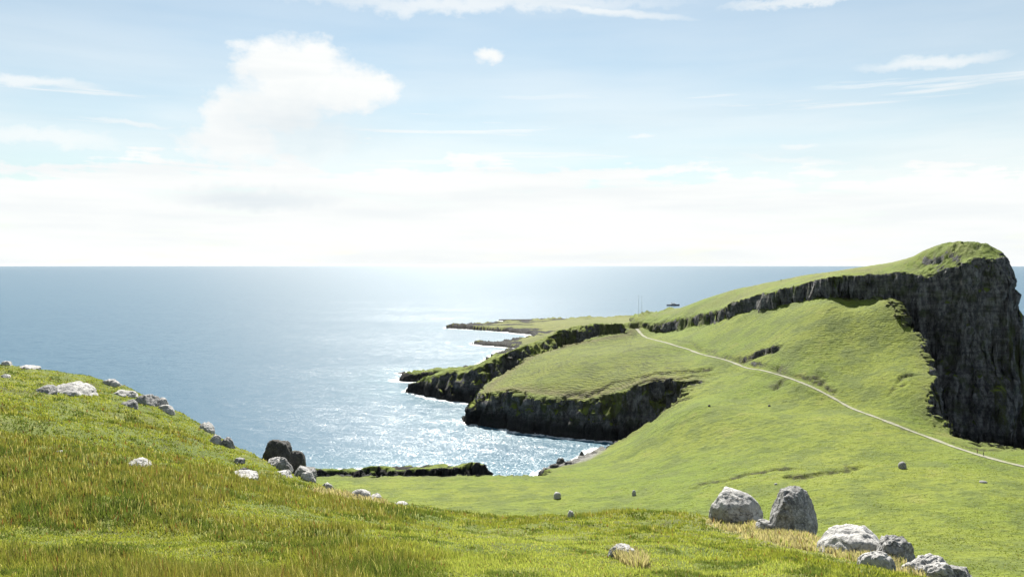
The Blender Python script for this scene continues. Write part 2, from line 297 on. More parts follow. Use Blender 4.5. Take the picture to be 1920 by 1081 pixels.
def H(x, y, detail=True):
    z = H_raw(x, y, detail)
    r = np.hypot(x, y); far = sst(r, 85, 130)
    z = z - lat(SCD, x, y)
    z = z + fbm2(x, y, 28, 4, 41) * 1.1 * far * sst(z, 2, 12)
    if detail: z = z + (fbm2(x, y, 3.6, 3, 43) * .26 + fbm2(x, y, 1.3, 2, 44) * .10) * far + np.maximum(crease(fbm2(x, y, 13, 4, 51)) - .35, 0) * 3.6 * np.exp(-((lat(LAYERS[2]['sd'], x, y) - 6) / 16) ** 2) * far
    z = z + np.maximum(crease(fbm2(x, y, 9, 4, 53)) - .3, 0) * 1.6 * np.exp(-((lat(LAYERS[1]['sd'], x, y) + 3) / 8) ** 2) * far
    z = z + fbm2(x, y, 9, 3, 57) * 2.6 * np.exp(-(np.minimum(lat(LAYERS[4]['sd'], x, y), 0) / 6) ** 2) * sst(z, 0, 3) * far * (x < -8)
    fe = lat(LAYERS[3]['sd'], x, y); z = z + (crease(fbm2(x, y, 16, 4, 58)) - .1 + .6 * fbm2(x, y, 5, 3, 60)) * 3.4 * np.exp(-((fe - 2) / 15) ** 2) * sst(y, 560, 640) * (lat(LAYERS[2]['sd'], x, y) < -8) * sst(z, -2, 2)
    z = z + (crease(fbm2(x, y, 7, 4, 59)) - .5) * 2.6 * np.exp(-(((x - 255) / 24) ** 2 + ((y - 456) / 12) ** 2)) * far
    z = z + 3.8 * np.exp(-((x - 45) / 38) ** 2 - ((y - 535) / 42) ** 2) * far * sst(lat(LAYERS[0]['sd'], x, y), 0, 14)
    pd = lat(PD, x, y); k = 1 - sst(pd, 1.6, 6.0)
    return z * (1 - k) + (lat(PZ, x, y) - .1) * k
def slope0(x, y, e=2.5):
    a = (H(x + e, y, False) - H(x - e, y, False)) / (2 * e); b = (H(x, y + e, False) - H(x, y - e, False)) / (2 * e)
    return np.hypot(a, b)

# ------------------------------------------------------------------ mesh helpers
def tagp(o, label=None, cat=None, group=None, kind=None):
    for k, v in (('label', label), ('category', cat), ('group', group), ('kind', kind)):
        if v: o[k] = v
    return o
def mesh_obj(name, V, F, mat, parent=None, smooth=True, attrs=None, mats=None, midx=None):
    me = bpy.data.meshes.new(name); V = np.asarray(V, np.float32)
    F = np.asarray(F, np.int32); nf, k = F.shape
    me.vertices.add(len(V)); me.vertices.foreach_set('co', V.ravel())
    me.loops.add(nf * k); me.loops.foreach_set('vertex_index', F.ravel())
    me.polygons.add(nf); me.polygons.foreach_set('loop_start', np.arange(0, nf * k, k, dtype=np.int32)); me.polygons.foreach_set('loop_total', np.full(nf, k, np.int32))
    me.polygons.foreach_set('use_smooth', np.full(nf, smooth, bool))
    for m_ in (mats or [mat]): me.materials.append(m_)
    if midx is not None: me.polygons.foreach_set('material_index', np.asarray(midx, np.int32))
    for an, A in (attrs or {}).items():
        at = me.attributes.new(an, 'FLOAT_COLOR', 'POINT'); A4 = np.ones((len(V), 4), np.float32); A4[:, :A.shape[1]] = A; at.data.foreach_set('color', A4.ravel())
    me.update(calc_edges=True)
    o = bpy.data.objects.new(name, me); C.objects.link(o); o.parent = parent; return o
def gridfaces(nc, nr):
    i = np.arange(nc - 1)[:, None] * nr + np.arange(nr - 1)[None]
    return np.stack([i, i + nr, i + nr + 1, i + 1], -1).reshape(-1, 4)

def newmat(name):
    m = bpy.data.materials.new(name); m.use_nodes = True; return m, NT(m.node_tree)
def out(T, bsdf, bump=None): T.n('ShaderNodeOutputMaterial', Surface=bsdf.outputs[0])

# ------------------------------------------------------------------ materials of the land
def land_material(name, near):
    m, T = newmat(name); pos = T.n('ShaderNodeNewGeometry').outputs['Position']
    att = T.n('ShaderNodeAttribute', {'attribute_name': 'mask'}); ar, ag, ab = T.xyz(att.outputs['Color'])
    px_, py_, pz_ = T.xyz(pos); flat = T.comb(px_, py_, 0)
    nA = T.noise(flat, .012, 4); nB = T.noise(flat, .07, 5, .6); nC = T.noise(flat, .45, 5, .6); nD = T.noise(pos, 2.6, 4, .6)
    g = T.mix(T.rng(nA, .38, .62), (.110, .152, .014), (.145, .174, .019))
    g = T.mix(T.m('MULTIPLY', T.rng(nB, .46, .64), .85), g, (.085, .112, .022))
    g = T.mix(T.m('MULTIPLY', T.rng(nB, .44, .26), .55), g, (.180, .175, .045))
    g = T.mix(T.m('MULTIPLY', T.rng(nC, .5, .7), .75), g, (.060, .085, .018))
    g = T.mix(T.m('MULTIPLY', T.rng(nC, .42, .24), .45), g, (.20, .215, .055))
    g = T.mix(T.m('MULTIPLY', T.rng(nD, .5, .75), .45), g, (.05, .07, .016))
    nE = T.noise(T.vm('MULTIPLY', flat, (.5, 1, 1)), .19, 6, .65); g = T.mix(T.m('MULTIPLY', T.rng(nE, .48, .64), .7), g, (.070, .098, .014)); g = T.mix(T.m('MULTIPLY', T.rng(T.noise(flat, .9, 3), .66, .72), .6), g, (.26, .26, .13))
    nzs = T.xyz(T.n('ShaderNodeNewGeometry').outputs['Normal'])[2]; g = T.mix(T.m('MULTIPLY', T.rng(nzs, .80, .50), .85), g, T.mix(T.rng(nC, .35, .65), (.050, .060, .026), (.105, .110, .055)))  # steep grass gets a darker, greyer green: shade put into the colour
    heath = T.mix(T.rng(nC, .35, .65), (.085, .075, .032), (.13, .12, .05))
    g = T.mix(T.m('MULTIPLY', ag, T.rng(nC, .3, .6, .35, .95)), g, heath)
    # rock: vertically streaked basalt, mossy in places
    sv = T.vm('MULTIPLY', pos, (1, 1, .35)); r1 = T.noise(sv, .5, 7, .7); r2 = T.noise(pos, .16, 5, .6); r3 = T.noise(sv, 1.9, 5, .6)
    rk = T.mix(T.rng(r1, .38, .66), (.046, .048, .052), (.205, .203, .198))
    rk = T.mix(T.m('MULTIPLY', T.rng(r3, .56, .72), .6), rk, (.38, .37, .34))
    rk = T.mix(T.m('MULTIPLY', T.rng(r2, .5, .64), .75), rk, (.058, .072, .030))
    r4 = T.noise(T.vm('MULTIPLY', pos, (.16, .16, 1.1)), .55, 5, .6); rk = T.mix(T.m('MULTIPLY', T.rng(r4, .52, .62), .55), rk, (.035, .037, .040)); rk = T.mix(T.m('MULTIPLY', T.rng(r4, .44, .36), .35), rk, (.24, .235, .22))
    wet = T.rng(T.m('ADD', pz_, T.m('MULTIPLY', T.m('SUBTRACT', nC, .5), 6)), 13.0, 5.0); rk = T.mix(T.m('MULTIPLY', wet, .9), rk, (.011, .011, .011))
    nz = T.xyz(T.n('ShaderNodeNewGeometry').outputs['Normal'])[2]; ledge = T.m('MULTIPLY', T.rng(nz, .5, .8), T.rng(nB, .3, .6, .3, .75)); ar = T.m('SUBTRACT', ar, T.m('MULTIPLY', ledge, T.rng(pz_, 4, 12)))
    cov = T.rng(T.m('ADD', ar, T.m('MULTIPLY', T.m('SUBTRACT', T.m('ADD', T.m('MULTIPLY', nC, .6), T.m('MULTIPLY', nD, .4)), .5), 1.5)), .42, .60)
    c = T.mix(cov, g, rk)
    track = T.m('SINE', T.m('ADD', T.m('MULTIPLY', pz_, 6.4), T.m('MULTIPLY', T.noise(flat, .045, 6, .7), 44.0)))
    g2 = T.m('MULTIPLY', T.m('MULTIPLY', T.rng(track, .2, .9), att.outputs['Alpha']), T.m('MULTIPLY', T.m('SUBTRACT', 1.0, cov), T.rng(nB, .35, .6, .2, .85)))
    c = T.mix(g2, c, (.050, .058, .016))
    peb = T.n('ShaderNodeAttribute', {'attribute_name': 'pebble'}).outputs['Fac']
    c = T.mix(peb, c, T.mix(T.rng(nD, .35, .65), (.09, .088, .082), (.24, .235, .22)))
    c = T.mix(T.m('MULTIPLY', ab, T.rng(nC, .35, .6, .15, .9)), c, (.035, .03, .02))
    # bump
    tr = T.m('MULTIPLY', track, T.m('MULTIPLY', att.outputs['Alpha'], .36))
    h = T.m('ADD', T.m('MULTIPLY', nC, 1.3), T.m('ADD', T.m('MULTIPLY', nD, .35), T.m('MULTIPLY', T.m('MULTIPLY', T.m('ADD', r1, r3), cov), 1.6)))
    h = T.m('ADD', h, tr)
    bp = T.n('ShaderNodeBump', Strength=.9, Distance=1.0, Height=h)
    b = T.n('ShaderNodeBsdfPrincipled', Base_Color=c, Roughness=.9, Normal=bp.outputs[0]); b.inputs['Specular IOR Level'].default_value = .2
    out(T, b); return m
M_LAND = land_material('turf_and_basalt', False)

def hill_material():
    m, T = newmat('rough_turf'); pos = T.n('ShaderNodeNewGeometry').outputs['Position']
    nA = T.noise(pos, .12, 4); nB = T.noise(pos, .7, 5, .6); nC = T.noise(pos, 4, 5, .65); nD = T.noise(pos, 22, 3, .6)
    g = T.mix(T.rng(nA, .4, .6), (.085, .115, .018), (.12, .14, .026))
    g = T.mix(T.m('MULTIPLY', T.rng(nB, .5, .68), .8), g, (.06, .062, .016))
    g = T.mix(T.m('MULTIPLY', T.rng(nB, .42, .3), .6), g, (.155, .165, .045))
    g = T.mix(T.m('MULTIPLY', T.rng(nC, .5, .7), .7), g, (.04, .05, .012))
    g = T.mix(T.m('MULTIPLY', T.rng(nD, .5, .7), .4), g, (.15, .17, .06))
    att = T.n('ShaderNodeAttribute', {'attribute_name': 'mask'}); ar, ag, ab = T.xyz(att.outputs['Color'])
    g = T.mix(T.m('MULTIPLY', ag, T.rng(nC, .3, .55, .4, 1)), g, T.mix(T.rng(nC, .4, .6), (.22, .175, .095), (.30, .25, .15)))
    h = T.m('ADD', T.m('MULTIPLY', nC, .12), T.m('MULTIPLY', nD, .03))
    bp = T.n('ShaderNodeBump', Strength=1, Distance=1.0, Height=h)
    b = T.n('ShaderNodeBsdfPrincipled', Base_Color=g, Roughness=.9, Normal=bp.outputs[0]); b.inputs['Specular IOR Level'].default_value = .15
    out(T, b); return m
M_HILL = hill_material()

# ------------------------------------------------------------------ far land mesh
def adaptive(pxs, r0, r1, K, nfine, smooth_m=3.0):
    th = np.arctan((pxs - CX) / FPX)
    lr = np.linspace(math.log(r0), math.log(r1), nfine); rf = np.exp(lr)
    Rr = np.empty((len(pxs), K), np.float32); s_, c_ = np.sin(th), np.cos(th)
    X = s_[:, None] * rf[None]; Y = c_[:, None] * rf[None]
    z = H(X, Y, False); dr = np.gradient(rf)[None]; dzr = np.abs(np.gradient(z, axis=1))
    dens = np.hypot((np.abs(CH - z) + 4) / rf ** 2 * dr, .6 * dzr / rf[None]) * FPX + dr / rf * 12
    dens = np.where(z < -1, dr / rf * 5, dens)
    for _ in range(2):
        k = 9; pad = np.pad(dens, ((0, 0), (k, k)), 'edge'); cs = np.cumsum(pad, 1); dens = (cs[:, 2 * k:] - cs[:, :-2 * k]) / (2 * k)
        k = 34; pad = np.pad(dens, ((k, k), (0, 0)), 'edge'); cs = np.cumsum(pad, 0); dens = (cs[2 * k:] - cs[:-2 * k]) / (2 * k)
        dens = dens[:, :nfine]
    cum = np.cumsum(dens, 1); cum = (cum - cum[:, :1]) / (cum[:, -1:] - cum[:, :1])
    u = np.linspace(0, 1, K)
    for i in range(len(pxs)): Rr[i] = np.interp(u, cum[i], rf)
    return s_[:, None] * Rr, c_[:, None] * Rr
def grid_normals(V):
    a = np.gradient(V, axis=0); b = np.gradient(V, axis=1); n = np.cross(a, b); n /= np.linalg.norm(n, axis=-1, keepdims=True) + 1e-9
    return n * np.sign(n[..., 2:3] + 1e-9)
pxs = np.arange(-260, 2200, 1.7); K = 1150
X, Y = adaptive(pxs, 100, 1500, K, 2200)
Z = H(X, Y)
V = np.stack([X, Y, Z], -1).astype(np.float32)
sl0 = slope0(X, Y)
n = grid_normals(V)
rocky = sst(sl0, .75, 1.35)
# roughen the steep faces: blocks, ledges and columns
d1 = fbm3(X / 5.0, Y / 5.0, Z / 9.0, 4, 3); d2 = crease(fbm3(X / 1.9, Y / 1.9, Z / 7.0, 3, 9)); led = np.abs(((Z + 2.0 * fbm2(X, Y, 30, 2, 8)) / 6.5) % 1 - .5) * 2
nh = n.copy(); nh[..., 2] *= .25
disp = (fbm3(X / 17.0, Y / 17.0, Z / 24.0, 3, 13) * 5.5 * sst(Z, 0, 14) + d1 * 3.6 + (d2 - .3) * 1.5 + (led - .5) * 1.4) * rocky * sst(Z, -3, 2)
V += nh * disp[..., None]
isfar = sst(Y, 560, 620)
lowshore = 1 - sst(Z, 1.5, 5.0 + 2 * fbm2(X, Y, 6, 2, 61) + 16 * isfar * np.maximum(fbm2(X, Y, 26, 3, 63) + .2, 0))
rock = np.maximum(sst(sl0, .66, 1.1), lowshore * .95)
# rocky ribs along the second ridge and under the crest band
ridge_sd = lat(LAYERS[2]['sd'], X, Y); ridge_m = np.exp(-((ridge_sd - 2) / 14) ** 2) * .62
crest_sd = lat(LAYERS[1]['sd'], X, Y); crest_m = np.exp(-((crest_sd + 8) / 9) ** 2) * .42 + np.exp(-(crest_sd / 5) ** 2) * .22
summit = np.exp(-(((X - 255) / 20) ** 2 + ((Y - 458) / 12) ** 2)) * .33 * (.6 + fbm2(X, Y, 7, 3, 68))
rock = np.maximum(rock, np.maximum(ridge_m, np.maximum(crest_m, summit)))
iso_sd = lat(LAYERS[0]['sd'], X, Y)
knoll = sst(Y, 430, 460) * (1 - sst(X, 85, 125)) * sst(iso_sd, -2, 3) * (1 - sst(ridge_sd, -6, 2)) * (1 - sst(crest_sd, -6, 2))
knee = np.exp(-((iso_sd - 2) / 7) ** 2) * knoll
dry = np.clip(.65 * knee + .22 * knoll + .6 * isfar * sst(Y, 800, 1000) + .35 * sst(crest_sd, 0, 15) * (fbm2(X, Y, 12, 3, 66) > .05) + .3 * np.exp(-(iso_sd / 5) ** 2), 0, 1)
track = np.clip(knoll * (.35 + .65 * sst(fbm2(X, Y, 30, 3, 81), -.25, .35)) + .45 * sst(Y, 400, 430) * (1 - sst(crest_sd, -10, 0)) * (X < 215) * .3 + .06, 0, 1)
scar = lat(SCM, X, Y)
bsd = lat(LAYERS[5]['sd'], X, Y); peb = sst(bsd, -7, -2) * (1 - sst(Z, 3.5, 6)) * sst(Z, .2, .7)
veg = sst(fbm2(X, Y, 13, 3, 71) + .35 * fbm3(X / 4, Y / 4, Z / 4, 3, 72), -.05, .35) * sst(Z, 9, 20) * (1 - sst(crest_sd, -14, -10) * .8 * sst(X, 120, 190)); rock = np.clip(rock - .5 * veg * (1 - .6 * np.exp(-((ridge_sd + 2) / 12) ** 2)), 0, 1)
rock = np.clip(rock - .3 * sst(fbm2(X, Y, 24, 3, 75), .02, .3) * np.exp(-((ridge_sd) / 16) ** 2) * sst(Z, 12, 22), 0, 1); rock = np.clip(rock - .62 * sst(fbm2(X, Y, 15, 3, 76), -.15, .25) * (1 - sst(X, 110, 190)) * np.exp(-((crest_sd + 4) / 14) ** 2), 0, 1); rock = np.clip(rock - .5 * sst(crest_sd, -16, -9) * (1 - sst(crest_sd, -9, -6)) * sst(fbm2(X, Y, 8, 3, 73), -.2, .2), 0, 1)
rel0 = 1 + iso_sd / lat(LAYERS[0]['w'], X, Y); rel2 = 1 + ridge_sd / lat(LAYERS[2]['w'], X, Y); rel1 = 1 + crest_sd / lat(LAYERS[1]['w'], X, Y); nn2 = fbm2(X, Y, 9, 4, 88)
rock = rock - .62 * sst(rel0 + 1.1 * nn2, .66, 1.0) * (1 - sst(rel0, 1.0, 1.3)) * sst(Z, 6, 14) * (X < 130) - .3 * sst(rel2 + 1.0 * nn2, .7, 1.1) * (1 - sst(rel2, 1.1, 1.6)) * sst(Z, 6, 14)
rock = np.clip(rock - .7 * (1 - sst(rel1 + .6 * nn2, .30, .55)) * (rel1 > -.3) * (1 - sst(X, 190, 215)), 0, 1)
mask = np.stack([rock, dry, scar, track], -1).reshape(-1, 4)
F = gridfaces(len(pxs), K)
zf = V[..., 2].ravel()[F].max(1); F = F[zf > -2.5]
o = mesh_obj('headland', V.reshape(-1, 3), F, M_LAND, attrs={'mask': mask, 'pebble': np.repeat(peb.reshape(-1, 1), 3, 1)}); tagp(o, kind='structure', label='green headland with dark basalt sea cliffs running out into the sea')

# near hillside
pxn = np.arange(-420, 2340, 3.2)
th = np.arctan((pxn - CX) / FPX); rr = np.exp(np.linspace(math.log(1.0), math.log(101), 900))
Xn = np.sin(th)[:, None] * rr; Yn = np.cos(th)[:, None] * rr
def hill_bumps(x, y):
    r = np.hypot(x, y); k = 1 - sst(r, 80, 99)
    return (fbm2(x, y, 6.0, 3, 91) * .36 + fbm2(x, y, 1.9, 3, 92) * .22 + np.maximum(fbm2(x, y, .7, 2, 93), 0) * .07) * k
def HN(x, y): return H(x, y, False) + hill_bumps(x, y)
Zn = HN(Xn, Yn)
# dry tan grass round the boulders on the right
DRY = [(1395, 982, 55, 18), (1470, 1008, 60, 24), (1540, 1020, 50, 26), (1590, 1035, 60, 30), (1640, 1060, 30, 20), (1180, 1048, 25, 3), (620, 915, 45, 8), (660, 935, 60, 10)]
def dryness(x, y, z):
    u = CX + FPX * x / y; v = HY + FPX * (CH - z) / y; m = 0
    return u, v
# (spots are stored as ground positions so that they stay put on the hillside)
def ground_hit(px, py, hf=None, r0=5, r1=110):
    hf = hf or HN; ys = np.exp(np.linspace(math.log(r0), math.log(r1), 3000)); x = ys * (px - CX) / FPX; z = CH - ys * (py - HY) / FPX
    g = hf(x, ys); k = np.argmax(g >= z) if (g >= z).any() else -1
    return float(x[k]), float(ys[k]), float(g[k])
drys = np.zeros(Xn.shape)
DG = []
for px, py, rx, ry in DRY:
    x0, y0, z0 = ground_hit(px, py); DG.append((x0, y0, rx * y0 / FPX, 1.4 + ry * .06))
def dry_near(x, y):
    m = np.zeros(np.shape(x))
    for x0, y0, a, b in DG: m = np.maximum(m, np.exp(-((x - x0) / a) ** 2 - ((y - y0) / b) ** 2) * 1.3)
    return np.clip(m, 0, 1)
mk = np.stack([np.zeros(Xn.size), dry_near(Xn, Yn).ravel(), np.zeros(Xn.size)], -1)
o = mesh_obj('hillside', np.stack([Xn, Yn, Zn], -1).reshape(-1, 3), gridfaces(len(pxn), 900), M_HILL, attrs={'mask': mk}); tagp(o, kind='structure', label='rough grassy hillside in the foreground')

# ------------------------------------------------------------------ grass on the hillside
def grass(N=800000):
    rs = np.random.RandomState(4)
    NT_ = N // 16; pxt = rs.uniform(-160, 2080, NT_); rt = np.where(rs.rand(NT_) < .66, 1 / rs.uniform(1 / 78, 1 / 9.5, NT_), rs.uniform(10, 78, NT_)); tht = np.arctan((pxt - CX) / FPX)
    xt, yt = rt * np.sin(tht), rt * np.cos(tht); tv = rs.rand(NT_, 4)
    id_ = rs.randint(0, NT_, N); q = rs.rand(N) < .68; px = rs.uniform(-160, 2080, N); r = np.where(rs.rand(N) < .66, 1 / rs.uniform(1 / 78, 1 / 9.5, N), rs.uniform(10, 78, N))
    th = np.arctan((px - CX) / FPX); spread = (.05 + .10 * tv[id_, 0]) * (1 + rt[id_] * .012)
    x = np.where(q, xt[id_] + rs.normal(size=N) * spread, r * np.sin(th)); y = np.where(q, yt[id_] + rs.normal(size=N) * spread * 1.3, r * np.cos(th)); r = np.hypot(x, y)
    tb = np.where(q, tv[id_, 1], .5); tc = np.where(q, tv[id_, 2], rs.rand(N))
    hs = lat(LAYERS[-1]['sd'], x, y); ok = hs > -7; hs = hs[ok]; x, y, r, q, tb, tc = x[ok], y[ok], r[ok], q[ok], tb[ok], tc[ok]; N = len(x)
    big = fbm2(x, y, 7, 3, 201); med = fbm2(x, y, 1.6, 3, 202); left = 1 - sst(x / np.maximum(y, 1), -.28, .05); nearm = 1 - sst(r, 31, 46)
    rush = sst(big + .6 * med + .95 * left * nearm, .22, .75) * (1 - .8 * sst(hs, 6, -2))
    short = sst(-big - .3 * med + .3 * (1 - left), .1, .6)
    h = (.05 + .05 * rs.rand(N)) * (1 + 1.3 * rush) * (1 - .4 * short) * (1 + .35 * q) * (.55 + .9 * tb) * (.8 + .5 * rs.rand(N) ** 2)
    dn = dry_near(x, y); h = np.where(dn > .4, .16 + .18 * rs.rand(N), h)
    wd = np.maximum(.0035, r * .00062) * (1 - .25 * rush) * rs.uniform(.7, 1.3, N)
    z = HN(x, y) - .015
    a = rs.uniform(0, 2 * np.pi, N); lean = rs.uniform(.05, .55, N) * h * (1.1 - .45 * rush); la = rs.uniform(0, 2 * np.pi, N) * .8 + .3
    ux, uy = np.cos(a) * wd, np.sin(a) * wd; lx, ly = np.cos(la) * lean, np.sin(la) * lean
    B = np.stack([x, y, z], -1)
    V = np.stack([B - np.stack([ux, uy, 0 * x], -1), B + np.stack([ux, uy, 0 * x], -1),
                  B + np.stack([lx * .35 + ux * .75, ly * .35 + uy * .75, h * .55], -1), B + np.stack([lx * .35 - ux * .75, ly * .35 - uy * .75, h * .55], -1),
                  B + np.stack([lx, ly, h * .95], -1)], 1)
    i = np.arange(N)[:, None] * 5
    F = np.concatenate([i + np.array([[0, 1, 2]]), i + np.array([[0, 2, 3]]), i + np.array([[3, 2, 4]])], 0)
    # colour of each blade
    t = np.clip(tc * .75 + rs.rand(N) * .4 - .07, 0, 1)[:, None]; v1 = rs.rand(N)[:, None]
    c = np.array([.155, .195, .030]) * (1 - t) + np.array([.27, .285, .055]) * t
    olive = np.array([.10, .120, .022]) * (1 - t) + np.array([.20, .18, .052]) * t
    pale = (sst(-big - .2 * med, -.25, .25) * (1 - left * .8) * (1 - rush))[:, None] * .8; c = c * (1 - pale) + pale * (np.array([.24, .29, .065]) * (1 - t) + np.array([.38, .41, .12]) * t)
    dark = np.array([.065, .10, .022]); straw = np.array([.36, .33, .15]); tan = np.array([.38, .335, .215])
    c = c * (1 - rush[:, None] * .9) + olive * rush[:, None] * .9
    dk = (np.maximum(sst(fbm2(x, y, .9, 2, 205), .2, .45), sst(fbm2(x, y, 2.6, 3, 206), .2, .5)) * 1.0)[:, None]; c = c * (1 - dk * .8) + dark * dk * .8
    c = np.where(v1 < .05 + .05 * rush[:, None], straw, c)
    c = np.where((dn > .3)[:, None] & (rs.rand(N) < .85)[:, None], tan * (.8 + .4 * t), c)
    red = (rs.rand(N) < .02 + .03 * left * rush)[:, None]; c = np.where(red, np.array([.16, .075, .035]), c)
    col = np.repeat(c, 5, 0)
    m, T = newmat('grass_blades'); at = T.n('ShaderNodeAttribute', {'attribute_name': 'tint'}).outputs['Color']
    d = T.n('ShaderNodeBsdfDiffuse', Color=at); tr = T.n('ShaderNodeBsdfTranslucent', Color=T.mix(1., at, (1.15, 1.15, .75), 'MULTIPLY'))
    g = T.n('ShaderNodeBsdfGlossy', Color=(1, 1, 1), Roughness=.45)
    mxs = T.n('ShaderNodeMixShader', Fac=.52); T.t.links.new(d.outputs[0], mxs.inputs[1]); T.t.links.new(tr.outputs[0], mxs.inputs[2])
    mx2 = T.n('ShaderNodeMixShader', Fac=.018); T.t.links.new(mxs.outputs[0], mx2.inputs[1]); T.t.links.new(g.outputs[0], mx2.inputs[2])
    out(T, mx2)
    o = mesh_obj('grass', V.reshape(-1, 3), F, m, smooth=False, attrs={'tint': col}); tagp(o, kind='stuff', label='rough tussocky grass and rushes over the foreground hillside', cat='grass')
grass()

def tussocks(N=170000):
    rs = np.random.RandomState(9); px = rs.uniform(560, 2150, N); d = 1 / rs.uniform(1 / 700, 1 / 165, N); x = d * (px - CX) / FPX; y = d
    keep = (lat(LAYERS[0]['sd'], x, y) > 1) & (lat(PD, x, y) > 4.0); cl = fbm2(x, y, 11, 4, 301) + .6 * fbm2(x, y, 40, 2, 302); keep &= cl + rs.uniform(-.5, .5, N) > .02
    cr = (lat(LAYERS[1]['sd'], x, y) < 1) & (lat(LAYERS[1]['sd'], x, y) > -12); keep &= ~cr; x, y, d, cl = x[keep], y[keep], d[keep], cl[keep]; N = len(x)
    z = H(x, y) - .06; a = rs.uniform(0, 2 * np.pi, N); wd = rs.uniform(.10, .30, N); h = rs.uniform(.06, .22, N); B = np.stack([x, y, z], -1); Vs = []
    for k in range(3):
        t = a + k * 2.094; ux, uy = np.cos(t) * wd, np.sin(t) * wd
        Vs += [B - np.stack([ux, uy, 0 * x], -1), B + np.stack([ux, uy, 0 * x], -1), B + np.stack([uy * .5, -ux * .5, h * rs.uniform(.7, 1.2, N)], -1)]
    V = np.stack(Vs, 1).reshape(-1, 3); F = np.arange(len(V)).reshape(-1, 3)
    t = rs.rand(N)[:, None]; c = np.array([.13, .175, .020]) * (1 - t) + np.array([.25, .28, .05]) * t; k = rs.rand(N)[:, None]
    c = np.where(k < .07, np.array([.07, .09, .02]), c); c = np.where(k > .95, np.array([.30, .28, .15]), c)
    o = mesh_obj('tussocks', V, F, bpy.data.materials['grass_blades'], smooth=False, attrs={'tint': np.repeat(c, 9, 0)}); tagp(o, kind='stuff', label='small grass tussocks dotted over the green isthmus and knoll', cat='grass')
tussocks()

# ------------------------------------------------------------------ sea
def sea():
    th = np.concatenate([np.linspace(-math.pi, -.75, 60, endpoint=False), np.linspace(-.75, .75, 760), np.linspace(.75, math.pi, 60)[1:]])
    rr = np.concatenate([[0.5], np.exp(np.linspace(math.log(60), math.log(2000), 560)), np.exp(np.linspace(math.log(2200), math.log(60000), 40))])
    X = np.sin(th)[:, None] * rr; Y = np.cos(th)[:, None] * rr
    sd = np.full(X.shape, 1e3, np.float32)
    inb = (X > GX0) & (X < 465) & (Y > GY0 + 5) & (Y < 1530)
    for L in LAYERS[:-1]:
        s = -lat(L['sd'], X, Y) - .92 * lat(L['w'], X, Y) - (fbm2(X, Y, 22, 3, 5) * L['noise'][0]); sd = np.where(inb, np.minimum(sd, s), sd)
    foam = np.exp(-np.maximum(sd, 0) / 5.0); shal = np.exp(-np.maximum(sd, 0) / 28.0)
    A = np.stack([foam, shal, 0 * foam], -1).reshape(-1, 3)
    m, T = newmat('sea_water'); pos = T.n('ShaderNodeNewGeometry').outputs['Position']
    fr, sh, _ = T.xyz(T.n('ShaderNodeAttribute', {'attribute_name': 'shore'}).outputs['Color'])
    rot = T.n('ShaderNodeVectorRotate', {'rotation_type': 'Z_AXIS'}, Vector=pos, Angle=.35).outputs[0]
    def sl(scale, st, det, seed):
        v = T.vm('ADD', T.vm('MULTIPLY', rot, (st, 1, 1)), (seed, seed, 0)); return T.vm('SUBTRACT', T.noise(v, scale, det, .6, out=1), (.5, .5, .5))
    a = T.vm('MULTIPLY', sl(.16, .4, 3, 3.3), (.22, .32, 0)); b = T.vm('MULTIPLY', sl(2.0, .5, 3, 9.1), (.85, 1.10, 0)); c = T.vm('MULTIPLY', sl(5.5, .6, 2, 5.7), (1.0, 1.2, 0))
    patch = T.m('MULTIPLY', T.rng(T.noise(T.vm('MULTIPLY', rot, (.35, 1, 1)), .006, 5, .6), .3, .7, .8, 1.08), T.rng(T.m('LOGARITHM', T.m('ADD', T.vm2(pos), 1.0), 10.0), 3.1, 3.8, 1.0, .62))
    nrm = T.vm('ADD', T.n('ShaderNodeVectorMath', {'operation': 'SCALE'}, i0=T.vm('ADD', T.vm('ADD', a, b), c), Scale=patch).outputs[0], (0, 0, 1))
    nrm = T.vm('NORMALIZE', nrm)
    deep = T.mix(T.m('MULTIPLY', sh, .3), (.012, .066, .115), (.02, .12, .15))
    foamn = T.noise(pos, .35, 6, .7); fm = T.rng(T.m('ADD', fr, T.m('MULTIPLY', T.m('SUBTRACT', foamn, .62), 2.2)), .5, .8)
    wc = T.noise(T.vm('MULTIPLY', rot, (.4, 1, 1)), .14, 6, .75); fm = T.m('MAXIMUM', fm, T.m('MULTIPLY', T.rng(wc, .76, .79), .4))
    colr = T.mix(fm, deep, (.75, .78, .78))
    bs = T.n('ShaderNodeBsdfPrincipled', Base_Color=colr, Roughness=T.rng(fm, 0, 1, .29, .8), IOR=1.333, Normal=nrm); bs.inputs['Specular IOR Level'].default_value = .42
    out(T, bs)
    nr = len(rr); F = gridfaces(len(th), nr); k = np.arange(nr - 1); j = (len(th) - 1) * nr
    F = F[:, ::-1]
    o = mesh_obj('sea', np.stack([X, Y, 0 * X], -1).reshape(-1, 3), F, m, attrs={'shore': A}); tagp(o, kind='structure', label='blue sea glittering under the sun')
sea()

